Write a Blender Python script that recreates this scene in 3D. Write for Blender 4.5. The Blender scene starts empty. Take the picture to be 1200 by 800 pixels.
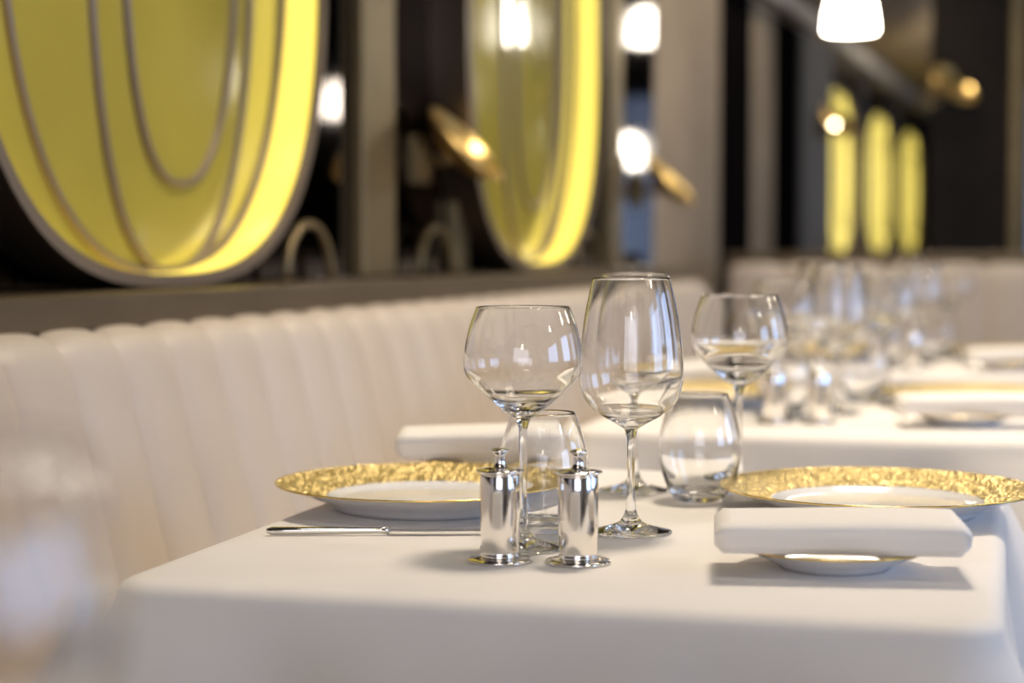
import bpy, bmesh, math, random
from mathutils import Vector, Matrix
random.seed(7)
sc = bpy.context.scene
COL = sc.collection
PI = math.pi

# ------------------------------------------------------------------ camera
F_PX = 2200.0                       # focal length in pixels of the 1200x800 frame
CAM_Z = 1.0205                      # 27 cm above the table tops (0.75 m)
YAW = math.atan(700.0 / F_PX)       # camera turned left of the wall direction (+Y)
HORIZON = 289.0
PITCH = math.atan((400.0 - HORIZON) / F_PX)
cam_data = bpy.data.cameras.new('camera')
cam = bpy.data.objects.new('camera', cam_data)
COL.objects.link(cam)
cam_data.sensor_width = 36.0
cam_data.lens = 36.0 * F_PX / 1200.0
cam.location = (0, 0, CAM_Z)
cam.rotation_euler = (PI / 2 - PITCH, 0, YAW)
cam_data.clip_start = 0.02
cam_data.dof.use_dof = True
cam_data.dof.focus_distance = 1.72
cam_data.dof.aperture_fstop = 2.9
cam_data.dof.aperture_blades = 0
sc.camera = cam
FW = Vector((-math.sin(YAW), math.cos(YAW), 0))
RT = Vector((math.cos(YAW), math.sin(YAW), 0))
TZ = 0.75                           # table top height


def on_plane(px, py, z=TZ):
    """photo pixel -> point on the horizontal plane z"""
    d = F_PX * (CAM_Z - z) / (py - HORIZON)
    p = FW * d + RT * ((px - 600.0) / F_PX * d)
    return Vector((p.x, p.y, z))


# ------------------------------------------------------------------ world, large lights, exposure
world = bpy.data.worlds.new('world')
sc.world = world
world.use_nodes = True
bg = world.node_tree.nodes['Background']
bg.inputs['Color'].default_value = (0.52, 0.66, 1.0, 1)
bg.inputs['Strength'].default_value = 0.45


def area_light(name, loc, rot, sx, sy, power, color):
    l = bpy.data.lights.new(name, 'AREA')
    l.shape = 'RECTANGLE'
    l.size, l.size_y = sx, sy
    l.energy = power
    l.color = color
    o = bpy.data.objects.new(name, l)
    COL.objects.link(o)
    o.location = loc
    o.rotation_euler = rot
    return o


WIN_RIGHT = (0.6, 3.4, 6.2)         # window centres (Y) of the right wall
for wy in WIN_RIGHT:
    area_light('window_daylight', (4.05, wy, 1.55), (0, PI / 2, 0), 1.5, 1.7, 44 if wy < 5 else 14, (0.40, 0.60, 1.0))
# added front fill, set at an unseen window behind the camera
area_light('window_daylight', (0.6, -2.72, 1.6), (PI / 2, 0, 0), 2.4, 1.5, 33, (0.86, 0.87, 1.0))

vs = sc.view_settings
vs.view_transform = 'Standard'
vs.look = 'None'
vs.exposure = 0.08
vs.gamma = 1.0
vs.use_curve_mapping = False
cy = sc.cycles
cy.use_denoising = True
cy.max_bounces = 16
cy.transmission_bounces = 14
cy.transparent_max_bounces = 16
cy.glossy_bounces = 8
cy.diffuse_bounces = 4
cy.sample_clamp_indirect = 6.0
cy.caustics_reflective = True
cy.caustics_refractive = True
cy.blur_glossy = 0.5


# ------------------------------------------------------------------ materials
def new_mat(name):
    m = bpy.data.materials.new(name)
    m.use_nodes = True
    nt = m.node_tree
    return m, nt, nt.nodes['Principled BSDF']


def principled(name, color, rough=0.5, metal=0.0, spec=0.5, emit=None, emit_s=0.0, noise=None, bump=None, coat=0.0, sheen=0.0):
    """noise=(scale, amount) colour variation, bump=(kind, scale, strength, distance)"""
    m, nt, p = new_mat(name)
    p.inputs['Base Color'].default_value = (*color, 1)
    p.inputs['Roughness'].default_value = rough
    p.inputs['Metallic'].default_value = metal
    p.inputs['Specular IOR Level'].default_value = spec
    p.inputs['Coat Weight'].default_value = coat
    p.inputs['Sheen Weight'].default_value = sheen
    if emit:
        p.inputs['Emission Color'].default_value = (*emit, 1)
        p.inputs['Emission Strength'].default_value = emit_s
    tc = nt.nodes.new('ShaderNodeTexCoord')
    if noise:
        n = nt.nodes.new('ShaderNodeTexNoise')
        n.inputs['Scale'].default_value = noise[0]
        n.inputs['Detail'].default_value = 4
        nt.links.new(tc.outputs['Object'], n.inputs['Vector'])
        r = nt.nodes.new('ShaderNodeValToRGB')
        a = noise[1]
        r.color_ramp.elements[0].position = 0.3
        r.color_ramp.elements[1].position = 0.7
        r.color_ramp.elements[0].color = (*[c * (1 - a) for c in color], 1)
        r.color_ramp.elements[1].color = (*[min(1, c * (1 + a)) for c in color], 1)
        nt.links.new(n.outputs['Fac'], r.inputs['Fac'])
        nt.links.new(r.outputs['Color'], p.inputs['Base Color'])
    if bump:
        kind, scale, strength, dist = bump
        if kind == 'voronoi':
            t = nt.nodes.new('ShaderNodeTexVoronoi')
            out = t.outputs['Distance']
        elif kind == 'wave':
            t = nt.nodes.new('ShaderNodeTexWave')
            out = t.outputs['Color']
        else:
            t = nt.nodes.new('ShaderNodeTexNoise')
            t.inputs['Detail'].default_value = 3
            out = t.outputs['Fac']
        t.inputs['Scale'].default_value = scale
        nt.links.new(tc.outputs['Object'], t.inputs['Vector'])
        b = nt.nodes.new('ShaderNodeBump')
        b.inputs['Strength'].default_value = strength
        b.inputs['Distance'].default_value = dist
        nt.links.new(out, b.inputs['Height'])
        nt.links.new(b.outputs['Normal'], p.inputs['Normal'])
    return m


def glass_mat(name, color=(1, 1, 1), ior=1.5):
    m, nt, p = new_mat(name)
    nt.nodes.remove(p)
    g = nt.nodes.new('ShaderNodeBsdfGlass')
    g.inputs['Color'].default_value = (*color, 1)
    g.inputs['Roughness'].default_value = 0.0
    g.inputs['IOR'].default_value = ior
    nt.links.new(g.outputs[0], nt.nodes['Material Output'].inputs['Surface'])
    return m


def pane_mat(name):
    """thin window pane: clear with a Fresnel sheen"""
    m, nt, p = new_mat(name)
    nt.nodes.remove(p)
    t = nt.nodes.new('ShaderNodeBsdfTransparent')
    g = nt.nodes.new('ShaderNodeBsdfGlossy')
    g.inputs['Roughness'].default_value = 0.02
    f = nt.nodes.new('ShaderNodeFresnel')
    mx = nt.nodes.new('ShaderNodeMixShader')
    nt.links.new(f.outputs[0], mx.inputs[0])
    nt.links.new(t.outputs[0], mx.inputs[1])
    nt.links.new(g.outputs[0], mx.inputs[2])
    nt.links.new(mx.outputs[0], nt.nodes['Material Output'].inputs['Surface'])
    return m


def hammered_gold():
    m, nt, p = new_mat('hammered_gold')
    p.inputs['Base Color'].default_value = (0.64, 0.50, 0.22, 1)
    p.inputs['Metallic'].default_value = 0.85
    p.inputs['Roughness'].default_value = 0.30
    tc = nt.nodes.new('ShaderNodeTexCoord')
    v = nt.nodes.new('ShaderNodeTexVoronoi')
    v.inputs['Scale'].default_value = 260
    n = nt.nodes.new('ShaderNodeTexNoise')
    n.inputs['Scale'].default_value = 180
    n.inputs['Detail'].default_value = 2
    ad = nt.nodes.new('ShaderNodeMath')
    ad.operation = 'ADD'
    b = nt.nodes.new('ShaderNodeBump')
    b.inputs['Strength'].default_value = 0.9
    b.inputs['Distance'].default_value = 0.002
    nt.links.new(tc.outputs['Object'], v.inputs['Vector'])
    nt.links.new(tc.outputs['Object'], n.inputs['Vector'])
    nt.links.new(v.outputs['Distance'], ad.inputs[0])
    nt.links.new(n.outputs['Fac'], ad.inputs[1])
    nt.links.new(ad.outputs[0], b.inputs['Height'])
    nt.links.new(b.outputs['Normal'], p.inputs['Normal'])
    return m


M = {
    'cloth': principled('white_linen', (0.81, 0.77, 0.73), 0.85, spec=0.2, noise=(14, 0.02), bump=('noise', 900, 0.15, 0.001), sheen=0.15),
    'napkin': principled('napkin_linen', (0.86, 0.82, 0.77), 0.85, spec=0.2, bump=('noise', 700, 0.2, 0.001), sheen=0.15),
    'leather': principled('cream_leather', (0.54, 0.46, 0.38), 0.48, spec=0.4, noise=(6, 0.04), bump=('noise', 220, 0.12, 0.001)),
    'porcelain': principled('white_porcelain', (0.86, 0.85, 0.85), 0.12, spec=0.5, coat=0.4),
    'gold': hammered_gold(),
    'gold_line': principled('gold_line', (0.80, 0.58, 0.16), 0.22, 1.0),
    'silver': principled('polished_silver', (0.93, 0.90, 0.86), 0.12, 1.0, bump=('noise', 40, 0.02, 0.002)),
    'steel': principled('cutlery_steel', (0.80, 0.78, 0.75), 0.12, 1.0),
    'glass': glass_mat('crystal'),
    'mirror': principled('dark_bronze_mirror', (0.055, 0.045, 0.047), 0.06, 1.0, noise=(1.5, 0.15)),
    'bronze': principled('dark_bronze', (0.10, 0.075, 0.055), 0.35, 0.8),
    'brass': principled('aged_brass', (0.27, 0.205, 0.105), 0.42, 0.7, noise=(9, 0.1)),
    'rail': principled('rail_bronze', (0.135, 0.10, 0.06), 0.36, 0.45, noise=(7, 0.12)),
    'inlay': principled('taupe_inlay', (0.22, 0.165, 0.115), 0.4, 0.4),
    'yellow': principled('yellow_glass', (0.37, 0.305, 0.05), 0.14, 0.0, spec=0.6, coat=1.0, noise=(3, 0.12), emit=(1.0, 0.76, 0.12), emit_s=0.06),
    'yellow_glow': principled('lit_yellow_edge', (0.85, 0.68, 0.06), 0.3, emit=(1.0, 0.80, 0.16), emit_s=1.05),
    'yellow_lit': principled('backlit_yellow_glass', (0.55, 0.46, 0.06), 0.25, emit=(1.0, 0.80, 0.16), emit_s=1.25, noise=(3, 0.12)),  # brighter copy of the yellow glass, far ovals lifted by added emission
    'sconce': principled('sconce_gold', (0.85, 0.60, 0.22), 0.28, 0.9, bump=('noise', 30, 0.15, 0.004)),
    'bulb': principled('lit_bulb', (1, 0.9, 0.75), 0.5, emit=(1.0, 0.80, 0.52), emit_s=30),
    'opal': principled('lit_opal_glass', (1, 0.96, 0.88), 0.4, emit=(1.0, 0.90, 0.74), emit_s=26),
    'wood_dark': principled('dark_wood', (0.022, 0.016, 0.012), 0.65, spec=0.2, noise=(5, 0.25)),
    'floor': principled('floor_wood', (0.10, 0.065, 0.04), 0.45, noise=(3, 0.3)),
    'ceil': principled('dark_ceiling', (0.05, 0.042, 0.035), 0.8, noise=(2, 0.1)),
    'stone': principled('taupe_plaster', (0.34, 0.262, 0.182), 0.7, noise=(4, 0.12), bump=('noise', 25, 0.2, 0.004)),
    'wall_beige': principled('beige_plaster', (0.72, 0.64, 0.54), 0.8, noise=(3, 0.06)),
    'cornice': principled('cornice_plaster', (0.72, 0.67, 0.60), 0.6, noise=(4, 0.05)),
    'grey_panel': principled('grey_lacquer', (0.17, 0.165, 0.165), 0.6, spec=0.2, noise=(3, 0.1)),
    'black_panel': principled('black_lacquer', (0.006, 0.005, 0.005), 0.8, spec=0.0),
    'pane': pane_mat('clear_pane'),
    'black_metal': principled('black_metal', (0.02, 0.02, 0.02), 0.4, 0.8),
}


# ------------------------------------------------------------------ mesh helpers
def link(name, me, mat, parent=None, smooth=True):
    if mat is not None and not me.materials:
        me.materials.append(mat)
    if smooth:
        me.polygons.foreach_set('use_smooth', [True] * len(me.polygons))
    o = bpy.data.objects.new(name, me)
    COL.objects.link(o)
    if parent is not None:
        o.parent = parent
    return o


def mesh_from(name, verts, faces):
    me = bpy.data.meshes.new(name)
    me.from_pydata([tuple(v) for v in verts], [], faces)
    me.update()
    return me


def box_mesh(name, lo, hi, bevel=0.0):
    bm = bmesh.new()
    r = bmesh.ops.create_cube(bm, size=1.0)
    for v in r['verts']:
        for i in range(3):
            v.co[i] = lo[i] if v.co[i] < 0 else hi[i]
    if bevel:
        bmesh.ops.bevel(bm, geom=list(bm.edges), offset=bevel, segments=2, affect='EDGES', profile=0.5)
    bmesh.ops.recalc_face_normals(bm, faces=list(bm.faces))
    me = bpy.data.meshes.new(name)
    bm.to_mesh(me)
    bm.free()
    return me


def box(name, lo, hi, mat, parent=None, bevel=0.0):
    return link(name, box_mesh(name, lo, hi, bevel), mat, parent, smooth=False)


def catmull(pts, sub):
    out = []
    n = len(pts)
    for i in range(n - 1):
        p0, p1, p2, p3 = pts[max(i - 1, 0)], pts[i], pts[i + 1], pts[min(i + 2, n - 1)]
        for k in range(sub):
            t = k / sub
            out.append(tuple(0.5 * (2 * b + (c - a) * t + (2 * a - 5 * b + 4 * c - d) * t * t + (3 * b - a - 3 * c + d) * t ** 3)
                             for a, b, c, d in zip(p0, p1, p2, p3)))
    out.append(tuple(pts[-1]))
    return out


def lathe_mesh(name, prof, seg=48):
    """surface of revolution of (r, z); profile runs so that outside is to its right going up (normals outward)"""
    verts, faces, rings = [], [], []
    for r, z in prof:
        if r < 1e-6:
            rings.append([len(verts)])
            verts.append((0, 0, z))
        else:
            b = len(verts)
            for k in range(seg):
                a = 2 * PI * k / seg
                verts.append((r * math.cos(a), r * math.sin(a), z))
            rings.append(list(range(b, b + seg)))
    for A, B in zip(rings, rings[1:]):
        if len(A) == 1 and len(B) == 1:
            continue
        for k in range(seg):
            k2 = (k + 1) % seg
            if len(A) == 1:
                faces.append((A[0], B[k2], B[k]))
            elif len(B) == 1:
                faces.append((A[k], A[k2], B[0]))
            else:
                faces.append((A[k], A[k2], B[k2], B[k]))
    return mesh_from(name, verts, faces)


def tube_mesh(name, pts, rad, seg=8, closed=False, caps=True):
    pts = [Vector(p) for p in pts]
    n = len(pts)
    verts, faces = [], []
    up0 = None
    for i, p in enumerate(pts):
        a = pts[(i - 1) % n] if closed or i > 0 else p
        b = pts[(i + 1) % n] if closed or i < n - 1 else p
        t = (b - a).normalized()
        ref = Vector((1, 0, 0)) if abs(t.x) < 0.9 else Vector((0, 0, 1))
        u = t.cross(ref).normalized()
        if up0 is not None and u.dot(up0) < 0:
            u = -u
        up0 = u
        w = t.cross(u)
        r = rad[i] if isinstance(rad, (list, tuple)) else rad
        for k in range(seg):
            an = 2 * PI * k / seg
            verts.append(p + (u * math.cos(an) + w * math.sin(an)) * r)
    m = n if closed else n - 1
    for i in range(m):
        j = (i + 1) % n
        for k in range(seg):
            k2 = (k + 1) % seg
            faces.append((i * seg + k, i * seg + k2, j * seg + k2, j * seg + k))
    if not closed and caps:
        faces.append(tuple(range(seg))[::-1])
        faces.append(tuple(range((n - 1) * seg, n * seg)))
    me = mesh_from(name, verts, faces)
    bm = bmesh.new()
    bm.from_mesh(me)
    bmesh.ops.recalc_face_normals(bm, faces=list(bm.faces))
    bm.to_mesh(me)
    bm.free()
    return me


def thing(name, label, cat, loc=(0, 0, 0), rz=0.0, group=None):
    o = bpy.data.objects.new(name, None)
    o.empty_display_size = 0.05
    COL.objects.link(o)
    o.location = loc
    o.rotation_euler = (0, 0, rz)
    return tag(o, label, cat, group)


def tag(o, label, cat, group=None):
    o['label'] = label
    o['category'] = cat
    if group:
        o['group'] = group
    return o


def structure(o, label=None, cat=None):
    o['kind'] = 'structure'
    if label:
        o['label'] = label
    if cat:
        o['category'] = cat
    return o


def dup(root, label, loc, rz=None, group=None):
    r = root.copy()
    COL.objects.link(r)
    r.location = loc
    if rz is not None:
        r.rotation_euler = (0, 0, rz)
    r['label'] = label
    if group:
        r['group'] = group
    for ch in list(root.children):
        c = ch.copy()
        COL.objects.link(c)
        c.parent = r
        for g in ch.children:
            d = g.copy()
            COL.objects.link(d)
            d.parent = c
    return r


# ------------------------------------------------------------------ room shell
WX = -1.40                      # plane of the mirrored wall behind the banquette
X1, Y0, Y1, ZC = 4.2, -2.9, 15.0, 2.9
PART_Y = 6.31                   # transverse banquette closing the row of tables

structure(box('floor', (WX - 0.3, Y0 - 0.2, -0.1), (X1 + 0.2, Y1 + 0.2, 0), M['floor']), 'dark wooden floor of the dining room', 'floor')
structure(box('ceiling', (WX - 0.3, Y0 - 0.2, ZC), (X1 + 0.2, Y1 + 0.2, ZC + 0.1), M['ceil']), 'dark brown ceiling of the dining room', 'ceiling')
wl = structure(box('wall_left', (WX - 0.2, Y0 - 0.2, 0), (WX - 0.02, Y1 + 0.2, ZC), M['bronze']), 'dark mirrored wall behind the cream banquette', 'wall')


def wall_with_openings(name, axis, pos, thick, lo, hi, z0, z1, centres, width, mat):
    """wall made of sill, header and piers as parts of one structure"""
    root = bpy.data.objects.new(name, None)
    COL.objects.link(root)

    def seg(nm, a, b, c, d):
        if axis == 'x':
            box(nm, (pos, a, c), (pos + thick, b, d), mat, root)
        else:
            box(nm, (a, pos, c), (b, pos + thick, d), mat, root)
    seg('wall_sill', lo, hi, 0, z0)
    seg('wall_header', lo, hi, z1, ZC)
    e = lo
    for c in centres:
        seg('wall_pier', e, c - width / 2, z0, z1)
        e = c + width / 2
    seg('wall_pier', e, hi, z0, z1)
    return root


def window(n, axis, pos, c, width, z0, z1, label):
    root = bpy.data.objects.new('window_%d' % n, None)
    COL.objects.link(root)
    structure(root, label, 'window')

    def b(nm, a, bb, c0, c1, d, mat):
        if axis == 'x':
            box(nm, (pos - d, a, c0), (pos + d, bb, c1), mat, root)
        else:
            box(nm, (a, pos - d, c0), (bb, pos + d, c1), mat, root)
    l, r = c - width / 2, c + width / 2
    b('window_frame', l, l + 0.05, z0, z1, 0.035, M['black_metal'])
    b('window_frame', r - 0.05, r, z0, z1, 0.035, M['black_metal'])
    b('window_frame', l + 0.05, r - 0.05, z0, z0 + 0.05, 0.035, M['black_metal'])
    b('window_frame', l + 0.05, r - 0.05, z1 - 0.05, z1, 0.035, M['black_metal'])
    b('mullion', c - 0.02, c + 0.02, z0 + 0.05, z1 - 0.05, 0.03, M['black_metal'])
    b('pane', l + 0.05, c - 0.02, z0 + 0.05, z1 - 0.05, 0.003, M['pane'])
    b('pane', c + 0.02, r - 0.05, z0 + 0.05, z1 - 0.05, 0.003, M['pane'])


structure(wall_with_openings('wall_right', 'x', X1, 0.2, Y0, Y1, 0.7, 2.4, WIN_RIGHT, 1.9, M['wall_beige']), 'beige plaster wall with tall daylight windows', 'wall')
for i, wy in enumerate(WIN_RIGHT):
    window(i + 1, 'x', X1 + 0.1, wy, 1.9, 0.7, 2.4, ['tall window beside the nearest tables', 'tall window beside the middle tables', 'tall window beside the dark column'][i])
structure(wall_with_openings('wall_front', 'y', Y0 - 0.2, 0.2, WX, X1 + 0.2, 0.8, 2.4, (0.6,), 2.6, M['wall_beige']), 'beige wall with a wide window facing the mirrored row', 'wall')
window(4, 'y', Y0 - 0.1, 0.6, 2.6, 0.8, 2.4, 'wide window at the near end of the dining room')  # unseen window, added to carry the front fill
structure(wall_with_openings('wall_back', 'y', Y1, 0.2, WX, X1 + 0.2, 0.4, 2.3, (0.55,), 2.4, M['wood_dark']), 'dark wooden wall at the far end of the room', 'wall')
window(5, 'y', Y1 + 0.1, 0.55, 2.4, 0.4, 2.3, 'far window glowing pale blue beside the dark column')

# mirrored wall: bays between bronze uprights, ledge rail, cornice -----------------------------------
PITCH_Y = 1.88
OV_Y = [2.50, 4.38, 10.12, 12.0, 13.88]
uprights = [(3.38, 3.55, 'brass'), (3.92, 4.0, 'brass'), (5.27, 5.40, 'brass'),
            (1.52, 1.68, 'brass'), (2.02 - 0.0, 2.02, 'brass'), (9.05, 9.15, 'brass'), (11.0, 11.12, 'bronze'), (12.88, 13.0, 'bronze')]
for y0, y1 in ((-1.5, 5.90), (9.75, Y1)):
    n = max(1, round((y1 - y0) / 1.88))
    for k in range(n):
        a, b = y0 + (y1 - y0) * k / n, y0 + (y1 - y0) * (k + 1) / n
        box('mirror_panel', (WX - 0.02, a + 0.003, 0.96), (WX, b - 0.003, 2.3 if y0 < 0 else 2.03), M['mirror'], wl)
for y0, y1, mk in uprights:
    if y1 - y0 > 0.01:
        box('upright', (WX, y0, 0.965), (WX + 0.025, y1, 2.3 if y0 < 5.8 else 2.03), M[mk], wl, 0.004)
# bays beyond the second oval: taupe pillar, black doors, beige strip, grey panel
box('plaster_pier', (WX - 0.02, 5.90, 0), (WX + 0.004, 6.95, ZC), M['stone'], wl, 0.01)
box('black_panel', (WX - 0.02, 6.95, 0), (WX + 0.01, 7.56, 2.03), M['black_panel'], wl)
box('plaster_strip', (WX - 0.02, 7.56, 0), (WX + 0.02, 8.05, 2.03), M['stone'], wl, 0.01)
box('black_panel', (WX - 0.02, 8.05, 0), (WX + 0.01, 8.78, 2.03), M['black_panel'], wl)
box('grey_panel', (WX - 0.02, 8.78, 0), (WX + 0.03, 9.75, 2.03), M['grey_panel'], wl)
structure(box('trim_1', (WX - 0.02, Y0, 0.915), (-1.235, 5.83, 0.96), M['rail'], None, 0.006), 'bronze ledge running along the top of the banquette', 'ledge')
structure(box('trim_2', (WX - 0.02, 6.95, 2.03), (WX + 0.09, Y1, 2.115), M['cornice'], None, 0.012), 'pale cornice along the top of the mirrored wall', 'cornice')
structure(box('trim_3', (WX - 0.02, 6.95, 0.915), (-1.25, Y1, 0.96), M['rail'], None, 0.006), 'bronze ledge along the wall beyond the end banquette', 'ledge')


# dark column behind the end banquette
col = thing('column', 'tall dark column behind the end banquette', 'column', (-0.52, 7.75, 0))
structure(col)
box('shaft', (-0.165, -0.165, 0.12), (0.165, 0.165, ZC), M['wood_dark'], col, 0.012)
box('plinth', (-0.2, -0.2, 0), (0.2, 0.2, 0.12), M['wood_dark'], col, 0.01)
box('corner_strip', (0.145, -0.185, 0.12), (0.185, -0.165, ZC), M['brass'], col, 0.003)

# coved ceiling bulkhead over the far tables
cove = []
for k in range(13):
    a = PI / 2 * k / 12
    cove.append((0.55 * math.sin(a), 0.45 * (1 - math.cos(a))))
vs_, fs_ = [], []
for x, z in cove:
    vs_ += [(WX + 0.09 + x, 8.2, 2.115 + z), (WX + 0.09 + x, Y1, 2.115 + z)]
for i in range(len(cove) - 1):
    fs_.append((2 * i, 2 * i + 1, 2 * i + 3, 2 * i + 2))
cv = link('trim_4', mesh_from('cove', vs_, fs_), M['stone'])
md = cv.modifiers.new('s', 'SOLIDIFY')
md.thickness = 0.03
structure(cv, 'curved taupe cove above the far wall panels', 'cove')


# ------------------------------------------------------------------ oval yellow wall panels
def superellipse(a, b, n, count):
    out = []
    for k in range(count):
        t = 2 * PI * k / count
        c, s = math.cos(t), math.sin(t)
        out.append((a * math.copysign(abs(c) ** (2 / n), c), b * math.copysign(abs(s) ** (2 / n), s)))
    return out


def make_oval(label, y, A, B, D, ZO, gm='yellow'):
    root = thing('wall_panel', label, 'wall panel', (WX, y, ZO), 0, 'oval yellow glass wall panels')
    N = 2.8
    cnt = 96
    out, inn = superellipse(A, B, N, cnt), superellipse(A - 0.018, B - 0.018, N, cnt)
    # bronze drum: outer wall and front lip
    v, f = [], []
    for (yy, zz) in out:
        v.append((0.0, yy, zz))
    for (yy, zz) in out:
        v.append((D, yy, zz))
    for (yy, zz) in inn:
        v.append((D, yy, zz))
    for (yy, zz) in inn:
        v.append((D - 0.012, yy, zz))
    for L in range(3):
        for k in range(cnt):
            k2 = (k + 1) % cnt
            f.append((L * cnt + k, L * cnt + k2, (L + 1) * cnt + k2, (L + 1) * cnt + k))
    link('drum', mesh_from('oval_drum', v[:2 * cnt], f[:cnt]), M['bronze'], root)
    link('lip', mesh_from('oval_lip', v[cnt:], [tuple(q - cnt for q in fc) for fc in f[cnt:]]), M['inlay'], root, False)
    # lit inner band
    v, f = [], []
    for (yy, zz) in inn:
        v.append((D - 0.012, yy, zz))
    for (yy, zz) in inn:
        v.append((0.012, yy, zz))
    for k in range(cnt):
        k2 = (k + 1) % cnt
        f.append((k, k2, cnt + k2, cnt + k))
    link('lit_band', mesh_from('oval_band', v, f), M['yellow_glow'], root)
    # slightly domed glass
    v, f = [(0.03, 0, 0)], []
    R = 10
    for r in range(1, R + 1):
        q = r / R
        for (yy, zz) in inn:
            v.append((0.012 + 0.018 * (1 - q * q), yy * q, zz * q))
    for k in range(cnt):
        f.append((0, 1 + k, 1 + (k + 1) % cnt))
    for r in range(R - 1):
        for k in range(cnt):
            k2 = (k + 1) % cnt
            a = 1 + r * cnt
            f.append((a + k, a + cnt + k, a + cnt + k2, a + k2))
    link('glass', mesh_from('oval_glass', v, f), M[gm], root)
    # three nested looped inlays, drawn on the dome
    for (c0, hw, hb) in ((0.08, 0.80 * A, B - 0.02), (0.115, 0.475 * A, B - 0.02), (0.13, 0.335 * A, B - 0.155)):
        pts = []
        for (yy, zz) in superellipse(hw, hb, 2.4, 72):
            Y, Z = c0 + yy, zz
            q2 = min(1.0, (Y / A) ** 2 + (Z / B) ** 2)
            pts.append((0.012 + 0.018 * (1 - q2) + 0.003, Y, Z))
        link('inlay', tube_mesh('oval_inlay', pts, 0.0075, 8, True), M['inlay'], root)
    # little brass arch feet either side
    for s in (-1, 1):
        pts = [(0.03, s * (A + 0.04) + 0.10 * math.cos(PI * k / 12), -B + 0.10 * math.sin(PI * k / 12)) for k in range(13)]
        link('arch_foot', tube_mesh('oval_arch', pts, 0.008, 8), M['brass'], root)
    return root


oval_labels = ['largest yellow oval glass panel with nested looped inlays', 'yellow oval panel between the two gold wall sconces',
               'far yellow oval panel next to the grey lacquer panel', 'middle one of the three far yellow oval panels', 'farthest yellow oval panel beside the dark column']
oval0 = make_oval(oval_labels[0], OV_Y[0], 0.565, 0.62, 0.085, 1.582)
dup(oval0, oval_labels[1], (WX, OV_Y[1], 1.582))
oval1 = make_oval(oval_labels[2], OV_Y[2], 0.70, 0.45, 0.022, 1.412, 'yellow_lit')
for lb, y in zip(oval_labels[3:], OV_Y[3:]):
    dup(oval1, lb, (WX, y, 1.412))


# ------------------------------------------------------------------ gold sconces
def make_sconce(label, y):
    root = thing('wall_sconce', label, 'sconce', (WX, y, 1.265), 0, 'gold bowl sconces')
    R = 0.132
    prof_o = [(R * math.sin(a), R * (1 - math.cos(a)) * 0.85) for a in [math.radians(54) * k / 14 for k in range(15)]]
    prof_i = [(max(0, r - 0.006 if i else 0), z + 0.006) for i, (r, z) in enumerate(prof_o)]
    me = lathe_mesh('sconce_bowl', prof_o + prof_i[::-1], 40)
    # axis tilted outwards (+X) and towards the near end of the room
    bowl = link('bowl', me, M['sconce'], root)
    bowl.location = (0.075, 0, -0.06)
    ax = Vector((0.73, 0.04, 0.69)).normalized()
    bowl.rotation_mode = 'QUATERNION'
    bowl.rotation_quaternion = Vector((0, 0, 1)).rotation_difference(ax)
    b = link('bulb', lathe_mesh('sconce_bulb', [(0, 0), (0.008, 0.003), (0.011, 0.012), (0.008, 0.02), (0, 0.023)], 16), M['bulb'], root)
    b.location = (0.075 + ax.x * 0.012, ax.y * 0.012, -0.06 + ax.z * 0.012)
    link('arm', tube_mesh('sconce_arm', [(0.026, 0, -0.06), (0.055, 0, -0.062), (0.085, 0, -0.057)], 0.011, 10), M['brass'], root)
    p = link('wall_plate', lathe_mesh('sconce_plate', [(0, 0), (0.04, 0), (0.04, 0.01), (0.03, 0.014), (0, 0.014)], 24), M['brass'], root)
    p.rotation_euler = (0, PI / 2, 0)
    p.location = (0.012, 0, -0.06)
    box('back_block', (0.0, -0.05, -0.11), (0.014, 0.05, -0.01), M['brass'], root, 0.003)
    return root


sconce0 = make_sconce('gold bowl sconce nearest, overlapping the second yellow oval', 3.74)
dup(sconce0, 'gold bowl sconce in front of the taupe plaster pier', (WX, 5.66, 1.255))
dup(sconce0, 'far gold bowl sconce beside the first far oval panel', (WX + 0.03, 9.35, 1.66), math.radians(-32))
unlit = dup(sconce0, 'unlit gold bowl sconce high on the dark column', (-0.672, 7.575, 1.68), math.radians(-40))
for ch in list(unlit.children):
    if ch.name.startswith('bulb'):
        bpy.data.objects.remove(ch)


# ------------------------------------------------------------------ pendant lamps
def make_pendant(label, x, y, zb, dia):
    root = thing('pendant_lamp', label, 'lamp', (x, y, zb), 0, 'white glass pendant lamps')
    s = dia / 0.16
    prof = [(0.060 * s, 0.0), (0.078 * s, 0.002 * s), (0.080 * s, 0.012 * s), (0.076 * s, 0.05 * s), (0.066 * s, 0.10 * s), (0.05 * s, 0.14 * s), (0.022 * s, 0.155 * s), (0.0, 0.157 * s)]
    link('shade', lathe_mesh('pendant_shade', [(0, 0.004 * s)] + catmull(prof, 4), 36), M['opal'], root)
    link('cap', lathe_mesh('pendant_cap', [(0, 0.15 * s), (0.026 * s, 0.15 * s), (0.022 * s, 0.185 * s), (0.008, 0.20 * s), (0, 0.20 * s)], 20), M['brass'], root)
    link('cord', tube_mesh('pendant_cord', [(0, 0, 0.19 * s), (0, 0, ZC - zb - 0.02)], 0.004, 6), M['black_metal'], root)
    link('ceiling_rose', lathe_mesh('pendant_rose', [(0, ZC - zb - 0.03), (0.05, ZC - zb - 0.025), (0.055, ZC - zb), (0, ZC - zb)], 20), M['brass'], root)
    return root


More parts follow.
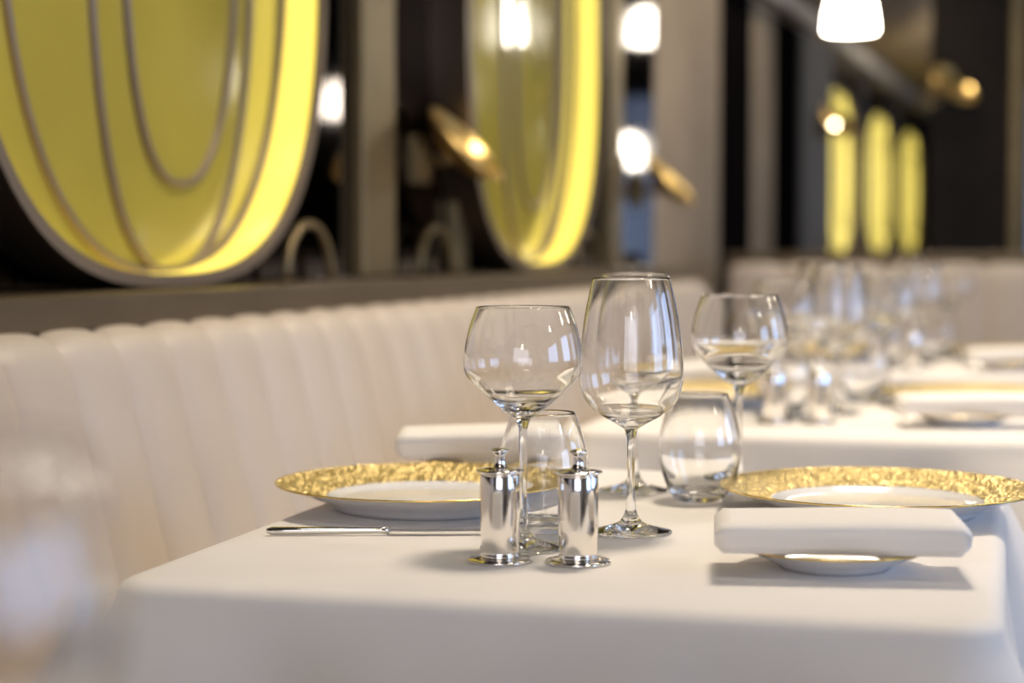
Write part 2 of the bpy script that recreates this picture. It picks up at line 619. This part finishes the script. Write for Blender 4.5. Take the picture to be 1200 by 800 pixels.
make_pendant('glowing white pendant lamp above the far tables', -0.79, 6.0, 1.695, 0.163)
make_pendant('white pendant lamp over the aisle beside the dark column', 0.40, 7.57, 1.585, 0.15)
for px_, py_, pl in ((1.5, 1.2, 'nearest pendant lamp of the aisle row'), (1.5, 2.7, 'second pendant lamp of the aisle row'), (1.5, 4.2, 'third pendant lamp of the aisle row'), (0.3, -1.2, 'pendant lamp hanging behind the viewer')):
    make_pendant('white glass ' + pl, px_, py_, 1.85, 0.18)
make_pendant('low white pendant lamp over the aisle farther back', -0.10, 10.7, 1.49, 0.19)
make_pendant('high white pendant lamp over the aisle farther back', -0.30, 10.35, 2.16, 0.20)


# recessed ceiling spots (above the frame) that light the tables
def make_downlight(label, x, y, power, angle=1.9, aim=None):
    root = thing('ceiling_spot', label, 'ceiling light', (x, y, ZC), 0, 'recessed ceiling spots')
    link('ring', lathe_mesh('spot_ring', [(0.055, 0.0), (0.055, -0.012), (0.08, -0.012), (0.08, 0.0)][::-1], 28), M['brass'], root)
    link('lens', lathe_mesh('spot_lens', [(0, -0.004), (0.055, -0.004)], 28), M['opal'], root)
    l = bpy.data.lights.new('spot_light', 'SPOT')
    l.energy = power
    l.color = (1.0, 0.86, 0.68)
    l.spot_size = angle
    l.spot_blend = 0.8
    l.shadow_soft_size = 0.22
    o = bpy.data.objects.new('spot_light', l)
    COL.objects.link(o)
    o.parent = root
    o.location = (0, 0, -0.06)
    if aim is not None:
        d = Vector(aim) - Vector((x, y, ZC - 0.06))
        o.rotation_mode = 'QUATERNION'
        o.rotation_quaternion = Vector((0, 0, -1)).rotation_difference(d.normalized())
    return root


make_downlight('recessed ceiling spot above the nearest table', -0.30, 2.35, 150)
make_downlight('recessed ceiling spot above the second table', -0.30, 3.75, 130)
make_downlight('recessed ceiling spot above the third table', -0.30, 5.1, 110)
make_downlight('recessed ceiling spot above the foreground table', -0.35, 0.55, 30)
make_downlight('recessed ceiling spot over the aisle', 1.2, 3.0, 70)
make_downlight('recessed ceiling spot grazing the taupe pier', -0.75, 7.2, 60, 1.9, (-1.4, 7.0, 1.2))  # unseen spot, added to warm the greyish pier
make_downlight('recessed ceiling spot before the far ovals', -0.6, 10.6, 90)


# ------------------------------------------------------------------ banquettes
def channel_mesh(name, pitch, path, bulge):
    """one upholstered channel: path of (x, z) profile, swollen across its width"""
    v, f = [], []
    U = 9
    n = len(path)
    nr = []
    for i in range(n):
        a, b = path[max(0, i - 1)], path[min(n - 1, i + 1)]
        t = Vector((b[0] - a[0], b[1] - a[1])).normalized()
        nr.append(Vector((t.y, -t.x)))
    for i in range(n):
        for k in range(U):
            u = -1 + 2 * k / (U - 1)
            s = bulge * (math.sqrt(max(0, 1 - abs(u) ** 2.6)) - 0.25)
            v.append((path[i][0] + nr[i].x * s, u * pitch / 2, path[i][1] + nr[i].y * s))
    for i in range(n - 1):
        for k in range(U - 1):
            f.append((i * U + k, i * U + k + 1, (i + 1) * U + k + 1, (i + 1) * U + k))
    return mesh_from(name, v, f)


back_path = catmull([(-1.085, 0.44), (-1.10, 0.52), (-1.135, 0.66), (-1.17, 0.80), (-1.185, 0.86), (-1.20, 0.893), (-1.228, 0.908), (-1.27, 0.905), (-1.31, 0.89)], 4)
bq = thing('banquette', 'long cream leather banquette with vertical channels below the mirrored wall', 'banquette', (0, 0, 0))
CH = 0.13
chm = channel_mesh('channel', CH, back_path, 0.013)
chm.materials.append(M['leather'])
y = -0.55
while y < 5.75:
    o = link('backrest_channel', chm, None, bq)
    o.location = (0, y, 0)
    y += CH
box('backrest_core', (-1.385, -0.62, 0.0), (-1.26, 5.80, 0.88), M['leather'], bq, 0.01)
box('seat_base', (-1.26, -0.62, 0.0), (-0.80, 5.80, 0.30), M['wood_dark'], bq, 0.005)
box('seat_cushion', (-1.25, -0.62, 0.30), (-0.76, 5.80, 0.45), M['leather'], bq, 0.04)

eb = thing('end_banquette', 'cream leather banquette closing the far end of the table row', 'banquette', (0, PART_Y, 0))
CH2 = 0.165
p2 = [(x + 1.27, z * 1.055) for x, z in back_path]
chm2 = channel_mesh('end_channel', CH2, p2, 0.012)
chm2.materials.append(M['leather'])
x = -1.13
while x < 0.35:
    o = link('backrest_channel', chm2, None, eb)
    o.location = (x, 0, 0)
    o.rotation_euler = (0, 0, -PI / 2)
    x += CH2
box('backrest_core', (-1.24, 0.0, 0.0), (0.36, 0.10, 0.945), M['leather'], eb, 0.01)
box('seat_base', (-1.24, -0.45, 0.0), (0.36, 0.0, 0.30), M['wood_dark'], eb, 0.005)
box('seat_cushion', (-1.24, -0.49, 0.30), (0.36, 0.0, 0.45), M['leather'], eb, 0.04)
box('top_rail', (-1.235, -0.03, 0.955), (0.38, 0.13, 1.0), M['rail'], eb, 0.006)


# ------------------------------------------------------------------ tables and cloths
TROT = math.radians(2.9)
ROW = Vector((0.0088, 1.335, 0))
FL, FR = on_plane(128, 684), on_plane(1168, 735)
TW = (FR - FL).length
TL = 0.86
ex = Vector((math.cos(TROT), math.sin(TROT), 0))
ey = Vector((-math.sin(TROT), math.cos(TROT), 0))
front_mid = (FL + FR) / 2
TC = front_mid + ey * (TL / 2)
TC.z = 0


def cloth_mesh(seed):
    rnd = random.Random(seed)
    ph = [rnd.uniform(0, 6.28) for _ in range(6)]
    hx, hy, cr = TW / 2, TL / 2, 0.035
    loop = []                                   # rounded rectangle: (x, y, normal, cornerness)
    per = 13
    corners = ((hx - cr, hy - cr, 0), (-hx + cr, hy - cr, PI / 2), (-hx + cr, -hy + cr, PI), (hx - cr, -hy + cr, 1.5 * PI))
    for ci, (cx, cyy, a0) in enumerate(corners):
        for k in range(per):
            a = a0 + PI / 2 * k / (per - 1)
            loop.append((cx + cr * math.cos(a), cyy + cr * math.sin(a), math.cos(a), math.sin(a)))
        nx, ny, na = corners[(ci + 1) % 4]
        sx, sy = cx + cr * math.cos(a0 + PI / 2), cyy + cr * math.sin(a0 + PI / 2)
        e0 = a0 + PI / 2
        tx, ty = nx + cr * math.cos(e0), ny + cr * math.sin(e0)
        m = 30
        for k in range(1, m):
            t = k / m
            loop.append((sx + (tx - sx) * t, sy + (ty - sy) * t, math.cos(e0), math.sin(e0)))
    n = len(loop)
    # cornerness: distance to nearest corner along the perimeter
    cs = []
    for (px, py, nx, ny) in loop:
        d = min(math.hypot(abs(px) - hx, abs(py) - hy), 1)
        cs.append(math.exp(-(d / 0.10) ** 2))
    rings = []
    for q in (0.25, 0.5, 0.75, 0.92):
        rings.append([(px * q, py * q, 0.0) for (px, py, _, _) in loop])
    rf = 0.016
    for k in range(0, 6):                        # rounded table edge
        a = PI / 2 * k / 5
        rings.append([(px + nx * (rf * math.sin(a) - rf * 0.4), py + ny * (rf * math.sin(a) - rf * 0.4), -rf * (1 - math.cos(a))) for (px, py, nx, ny) in loop])
    drop = 0.25
    for k in range(1, 19):
        h = k / 18
        z = -rf - drop * h
        ring = []
        for i, (px, py, nx, ny) in enumerate(loop):
            s = i / n * 2 * PI
            wave = 0.010 * math.sin(9 * s + ph[0]) + 0.007 * math.sin(17 * s + ph[1]) + 0.004 * math.sin(31 * s + ph[2])
            fl = 0.6 * rf + h * 0.022 + wave * min(1, h * 1.6) * (1 - cs[i])
            # corner cone swings out, with a dent on both of its sides
            fl += cs[i] * (0.10 * h ** 0.9)
            ring.append((px + nx * fl, py + ny * fl, z - 0.02 * cs[i] * h))
        rings.append(ring)
    v = [(0, 0, 0)]
    for r in rings:
        v += r
    f = [(0, 1 + k, 1 + (k + 1) % n) for k in range(n)]
    for j in range(len(rings) - 1):
        a, b = 1 + j * n, 1 + (j + 1) * n
        for k in range(n):
            k2 = (k + 1) % n
            f.append((a + k, b + k, b + k2, a + k2))
    return mesh_from('tablecloth', v, f)


table0 = thing('dining_table', 'square pedestal table under the white cloth in focus', 'table', TC, TROT, 'tables along the banquette')
box('tabletop', (-TW / 2 + 0.008, -TL / 2 + 0.008, 0.715), (TW / 2 - 0.008, TL / 2 - 0.008, 0.7475), M['wood_dark'], table0, 0.006)
link('pedestal', lathe_mesh('pedestal', [(0, 0.02), (0.04, 0.02), (0.04, 0.714), (0, 0.714)], 24), M['black_metal'], table0)
link('foot_plate', lathe_mesh('foot_plate', [(0, 0), (0.22, 0), (0.22, 0.012), (0.06, 0.03), (0, 0.03)], 36), M['black_metal'], table0)
T_NAMES = ['in focus', 'second', 'third', 'foreground']
T_OFF = [0, 1, 2, -1]
t_label = {0: 'nearest fully visible table', 1: 'second table', 2: 'third table', -1: 'blurred foreground table'}
dup(table0, 'table under the white cloth of the second place in the row', TC + ROW)
dup(table0, 'table under the white cloth nearest the end banquette', TC + ROW * 2)
dup(table0, 'table under the white cloth closest to the viewer', TC - ROW)
cloth_lab = {0: 'white tablecloth on the nearest fully visible table, rounded corners hanging down', 1: 'blurred white tablecloth on the second table of the row',
             2: 'blurred white tablecloth on the third table near the end banquette', -1: 'white tablecloth on the table closest to the viewer'}
for k in (0, 1, 2, -1):
    c = link('tablecloth', cloth_mesh(11 + k), M['cloth'])
    c.location = TC + ROW * k + Vector((0, 0, TZ))
    c.rotation_euler = (0, 0, TROT)
    md = c.modifiers.new('thickness', 'SOLIDIFY')
    md.thickness = 0.002
    md.offset = -1
    tag(c, cloth_lab[k], 'tablecloth', 'white tablecloths')
ZT = TZ + 0.0006                     # things stand on the cloth


# ------------------------------------------------------------------ tableware
def make_stem_glass(name, label, loc, bowl_out, z_stem, foot_r, group):
    """bowl_out: outer bowl profile (r, z) from the stem to the rim; wall 1 mm, watertight over the three parts"""
    root = thing(name, label, 'wine glass', loc, 0, group)
    foot = [(0, 0.0012), (foot_r * 0.5, 0.0010), (foot_r * 0.9, 0.0), (foot_r, 0.0009), (foot_r * 0.985, 0.0021), (foot_r * 0.72, 0.0044), (foot_r * 0.38, 0.0085), (0.0085, 0.0135), (0.0052, 0.021)]
    link('foot', lathe_mesh(name + '_foot', catmull(foot, 4), 48), M['glass'], root)
    stem = [(0.0052, 0.021), (0.0040, 0.034), (0.0036, 0.055), (0.0038, z_stem - 0.015), (0.0050, z_stem - 0.005), (0.0068, z_stem)]
    link('stem', lathe_mesh(name + '_stem', catmull(stem, 5), 32), M['glass'], root)
    outer = catmull([(0.0068, z_stem)] + bowl_out, 7)
    inner_ctrl = []
    for i, (r, z) in enumerate(bowl_out):
        if z > z_stem + 0.009:
            inner_ctrl.append((r - 0.0011, z + (0.0012 if i < len(bowl_out) / 2 else 0.0)))
    inner = catmull([(0.0, z_stem + 0.0085), (0.006, z_stem + 0.0092)] + inner_ctrl, 7)
    rim_o, rim_i = outer[-1], inner[-1]
    prof = outer + [((rim_o[0] + rim_i[0]) / 2, rim_o[1] + 0.0007)] + inner[::-1]
    link('bowl', lathe_mesh(name + '_bowl', prof, 64), M['glass'], root)
    return root


balloon_prof = [(0.0165, 0.1222), (0.0284, 0.1330), (0.0425, 0.1458), (0.0513, 0.1556), (0.0533, 0.1660), (0.0525, 0.1790), (0.0488, 0.1960), (0.0445, 0.2090), (0.0418, 0.2160)]
tall_prof = [(0.0140, 0.1030), (0.0260, 0.1095), (0.0370, 0.1175), (0.0450, 0.1280), (0.0485, 0.1400), (0.0493, 0.1540), (0.0478, 0.1780), (0.0440, 0.2050), (0.0395, 0.2270), (0.0362, 0.2400)]


def make_tumbler(label, loc):
    root = thing('stemless_glass', label, 'glass', loc, 0, 'stemless water glasses')
    out = catmull([(0.0, 0.0015), (0.018, 0.0012), (0.0235, 0.0), (0.0275, 0.003), (0.0345, 0.014), (0.0412, 0.034), (0.0435, 0.053), (0.0420, 0.074), (0.0362, 0.096), (0.0300, 0.1130)], 6)
    inn = catmull([(0.0, 0.0085), (0.018, 0.009), (0.0265, 0.0125), (0.0335, 0.0215), (0.0400, 0.038), (0.0423, 0.054), (0.0408, 0.074), (0.0350, 0.096), (0.0289, 0.1130)], 6)
    prof = out + [(0.02945, 0.1137)] + inn[::-1]
    # base and body share one watertight surface
    nb = 20
    link('base', lathe_mesh('tumbler_base', prof[:nb + 1], 56), M['glass'], root)
    link('body', lathe_mesh('tumbler_body', prof[nb:], 56), M['glass'], root)
    return root


def make_mill(label, loc):
    root = thing('silver_mill', label, 'mill', loc, 0, 'silver salt and pepper mills')
    link('base_disc', lathe_mesh('mill_disc', [(0, 0), (0.0275, 0), (0.0285, 0.0012), (0.0275, 0.0024), (0.018, 0.003), (0, 0.003)], 48), M['silver'], root)
    body = [(0.0, 0.0031), (0.0158, 0.0031), (0.0168, 0.0042), (0.0168, 0.0062), (0.0158, 0.0074), (0.0164, 0.0090), (0.0172, 0.03), (0.0173, 0.060), (0.0171, 0.0735), (0.0164, 0.0752), (0.0, 0.0752)]
    link('body', lathe_mesh('mill_body', body, 48), M['silver'], root)
    link('top_flange', lathe_mesh('mill_flange', [(0, 0.0753), (0.0150, 0.0753), (0.0205, 0.0772), (0.0209, 0.0783), (0.0203, 0.0791), (0.0085, 0.0806), (0, 0.0808)], 48), M['silver'], root)
    link('knob', lathe_mesh('mill_knob', catmull([(0.0072, 0.0808), (0.0050, 0.0835), (0.0045, 0.0890), (0.0050, 0.0925), (0.0072, 0.0942), (0.0074, 0.0960), (0.0050, 0.0972), (0.0, 0.0973)], 3), 32), M['silver'], root)
    return root


def make_plate(name, label, loc, R, hr, well_r, foot_r, group, zw):
    root = thing(name, label, 'plate', loc, 0, group)
    th = 0.0035
    # porcelain body: underside, foot, well
    under = [(0, 0.0035), (foot_r - 0.006, 0.0030), (foot_r - 0.003, 0.0), (foot_r, 0.0), (foot_r + 0.004, 0.004), (well_r + 0.006, zw - th + 0.0015), (R - 0.004, hr - th + 0.0008), (R - 0.0006, hr - 0.0016)]
    rim_edge = [(R, hr - 0.0008), (R - 0.0005, hr)]
    top = [(R - 0.0007, hr), (well_r + 0.0005, zw + 0.0012)]
    well = [(well_r, zw + 0.0009), (well_r - 0.008, zw - 0.0022), (well_r - 0.022, zw - 0.0038), (0, zw - 0.0042)]
    link('underside', lathe_mesh(name + '_under', under, 96), M['porcelain'], root)
    link('rim_line', lathe_mesh(name + '_line', [under[-1]] + rim_edge + [top[0]], 96), M['gold_line'], root)
    steps = 12
    tp = [(top[0][0] + (top[1][0] - top[0][0]) * k / steps, top[0][1] + (top[1][1] - top[0][1]) * (k / steps) ** 0.85) for k in range(steps + 1)]
    gm = lathe_mesh(name + '_gold', tp, 230 if R > 0.1 else 120)
    rnd = random.Random(3)
    for vv in gm.vertices[(230 if R > 0.1 else 120):]:
        vv.co.z += rnd.uniform(-0.0008, 0.0008)
    link('gold_rim', gm, M['gold'], root, False)
    link('well', lathe_mesh(name + '_well', [top[1]] + catmull(well, 4), 96), M['porcelain'], root)
    return root


def make_napkin(label, loc, rz, L=0.205, W=0.105, Hh=0.030):
    """linen folded over itself: a thick rolled fold with a layered open edge"""
    v, f = [], []
    S, T = 28, 24
    for i in range(S + 1):
        u = -1 + 2 * i / S
        end = max(0.0, (abs(u) - 0.93) / 0.07)
        sc_ = math.sqrt(max(0.0, 1 - 0.75 * end ** 2))
        for k in range(T):
            a = 2 * PI * k / T
            c, s = math.cos(a), math.sin(a)
            w = W / 2 * math.copysign(abs(c) ** 0.42, c)
            h = Hh / 2 * math.copysign(abs(s) ** 0.62, s)
            puff = 1 + 0.10 * math.sin(2.1 * u + 0.7) * (1 if s > 0 else 0)
            zz = Hh / 2 + h * sc_ * puff
            # lower layers step back a little at the front edge
            if c < -0.6 and s < 0.1:
                w += 0.006
            v.append((u * L / 2, w * (1 - 0.03 * end), max(0.0, zz)))
    for i in range(S):
        for k in range(T):
            k2 = (k + 1) % T
            f.append((i * T + k, (i + 1) * T + k, (i + 1) * T + k2, i * T + k2))
    f.append(tuple(range(T)))
    f.append(tuple(range(S * T, S * T + T))[::-1])
    me = mesh_from('napkin', v, f)
    bm = bmesh.new()
    bm.from_mesh(me)
    bmesh.ops.recalc_face_normals(bm, faces=list(bm.faces))
    bm.to_mesh(me)
    bm.free()
    root = link('napkin', me, M['napkin'])
    root.location = loc
    root.rotation_euler = (0, 0, rz)
    return tag(root, label, 'napkin', 'folded white napkins')


def make_knife(label, loc, rz):
    """handle towards -x, blade towards +x, lying on the cloth"""
    root = thing('table_knife', label, 'knife', loc, rz, 'table knives')
    hp = [(-0.115, 0), (-0.110, 0), (-0.08, 0), (-0.03, 0), (-0.008, 0), (0.0, 0)]
    hr = [0.002, 0.0038, 0.0038, 0.0030, 0.0028, 0.0036]
    link('handle', tube_mesh('knife_handle', [(x, 0, 0.0040) for x, _ in hp], hr, 14), M['steel'], root)
    n = 16
    v, f = [], []
    for i in range(n + 1):
        t = i / n
        x = t * 0.115
        top = 0.008 * (1 - 0.2 * t) * (1 if t < 0.85 else math.sqrt(max(0.02, 1 - ((t - 0.85) / 0.15) ** 2)))
        bot = -0.007 * math.sin(PI * min(1, 0.25 + t * 0.75)) if t < 1 else 0.0
        for yy, zz in ((top, 0.0054), (top, 0.0072), (bot, 0.0066), (bot, 0.0060)):
            v.append((x, yy, zz - 0.0028))
    for i in range(n):
        for k in range(4):
            k2 = (k + 1) % 4
            f.append((i * 4 + k, i * 4 + k2, (i + 1) * 4 + k2, (i + 1) * 4 + k))
    f += [(3, 2, 1, 0), (n * 4, n * 4 + 1, n * 4 + 2, n * 4 + 3)]
    link('blade', mesh_from('knife_blade', v, f), M['steel'], root, False)
    return root


def make_fork(label, loc, rz):
    """handle end towards +x, tines towards -x"""
    root = thing('table_fork', label, 'fork', loc, rz, 'table forks')
    link('handle', tube_mesh('fork_handle', [(0.115, 0, 0.0048), (0.110, 0, 0.0048), (0.07, 0, 0.0045), (0.0, 0, 0.0055), (-0.035, 0, 0.007)], [0.0025, 0.0046, 0.0040, 0.0026, 0.0028], 12), M['steel'], root)
    link('neck', tube_mesh('fork_neck', [(-0.035, 0, 0.007), (-0.045, 0, 0.0062), (-0.055, 0, 0.0052)], [0.003, 0.0046, 0.0050], 12), M['steel'], root)
    for k in range(4):
        yy = (k - 1.5) * 0.0052
        link('tine', tube_mesh('fork_tine', [(-0.050, yy * 0.8, 0.0056), (-0.07, yy, 0.0036), (-0.105, yy, 0.0052)], [0.0018, 0.0015, 0.0007], 6), M['steel'], root)
    return root


def spot(px, py):
    p = on_plane(px, py)
    p.z = ZT
    return p


def at_depth(px, depth, z=ZT):
    p = FW * depth + RT * ((px - 600.0) / F_PX * depth)
    return Vector((p.x, p.y, z))


proto = []     # (root, label maker) for the nearest table, repeated for the others
P_LP, P_RP = at_depth(503, 1.94), at_depth(1030, 1.90)
P_LB, P_RB = at_depth(575, 2.235), at_depth(980, 1.575)
T0 = 'on the nearest fully visible table'
tb = {0: T0, 1: 'on the second table', 2: 'on the third table', -1: 'on the foreground table'}
proto.append((make_plate('charger_plate', 'gold-rimmed charger plate ' + T0 + ', banquette side', P_LP, 0.16, 0.028, 0.106, 0.098, 'gold-rimmed charger plates', 0.0125),
              'gold-rimmed charger plate {}, banquette side'))
proto.append((dup(proto[0][0], 'gold-rimmed charger plate ' + T0 + ', aisle side, behind the folded napkin', P_RP), 'gold-rimmed charger plate {}, aisle side'))
bp = make_plate('bread_plate', 'small gold-rimmed bread plate under the napkin ' + T0 + ', aisle side', P_RB, 0.082, 0.019, 0.052, 0.046, 'gold-rimmed bread plates', 0.0095)
proto.append((bp, 'small gold-rimmed bread plate under the napkin {}, aisle side'))
proto.append((dup(bp, 'small bread plate under the napkin ' + T0 + ', banquette side', P_LB), 'small bread plate under the napkin {}, banquette side'))
NZ = ZT + 0.0193
na = make_napkin('folded white napkin on a bread plate ' + T0 + ', aisle side', at_depth(985, 1.548, NZ), math.radians(2.0) + YAW * 0.55)
proto.append((na, 'folded white napkin {}, aisle side'))
proto.append((dup(na, 'folded white napkin behind the charger plate ' + T0 + ', banquette side', at_depth(566, 2.235, NZ), math.radians(8) + YAW * 0.55), 'folded white napkin {}, banquette side'))
ga = make_stem_glass('balloon_wine_glass', 'balloon wine glass right behind the two silver mills ' + T0, spot(613, 645), balloon_prof, 0.1165, 0.038, 'balloon wine glasses')
proto.append((ga, 'balloon wine glass behind the mills {}'))
proto[-2][0].scale.z = 1.2
gc = dup(ga, 'balloon wine glass beside the aisle charger plate ' + T0, spot(867, 577))
proto.append((gc, 'balloon wine glass beside the aisle plate {}'))
gb = make_stem_glass('tall_wine_glass', 'tall wine glass, front one of two in line ' + T0, spot(740, 626), tall_prof, 0.0985, 0.0385, 'tall wine glasses')
proto.append((gb, 'tall wine glass, front one of two {}'))
gd = dup(gb, 'tall wine glass, rear one of two in line ' + T0, spot(744, 577))
proto.append((gd, 'tall wine glass, rear one of two {}'))
ta = make_tumbler('stemless water glass behind the balloon glass and mills ' + T0, spot(637, 625))
proto.append((ta, 'stemless water glass behind the mills {}'))
tc_ = dup(ta, 'stemless water glass beside the aisle charger plate ' + T0, spot(821, 588))
proto.append((tc_, 'stemless water glass beside the aisle plate {}'))
ma = make_mill('silver mill nearer the banquette ' + T0, spot(586, 660))
proto.append((ma, 'silver mill nearer the banquette {}'))
mb_ = dup(ma, 'silver mill nearer the aisle ' + T0, spot(678, 662))
proto.append((mb_, 'silver mill nearer the aisle {}'))
kn = make_knife('steel table knife in front of the banquette-side charger plate ' + T0, at_depth(455, 1.752), YAW + math.radians(1.5))
proto.append((kn, 'steel table knife beside the banquette-side plate {}'))
fk = make_fork('steel table fork, its end showing past the napkin ' + T0, at_depth(985, 1.688), YAW + math.radians(-4))
proto.append((fk, 'steel table fork behind the napkin {}'))

for k in (1, 2):
    for root, lab in proto:
        dup(root, lab.format(tb[k]), root.location + ROW * k)
# of the foreground table only a balloon glass, far out of focus, reaches into the frame
dup(ga, 'very blurred balloon wine glass on the foreground table', at_depth(-100, 0.50))
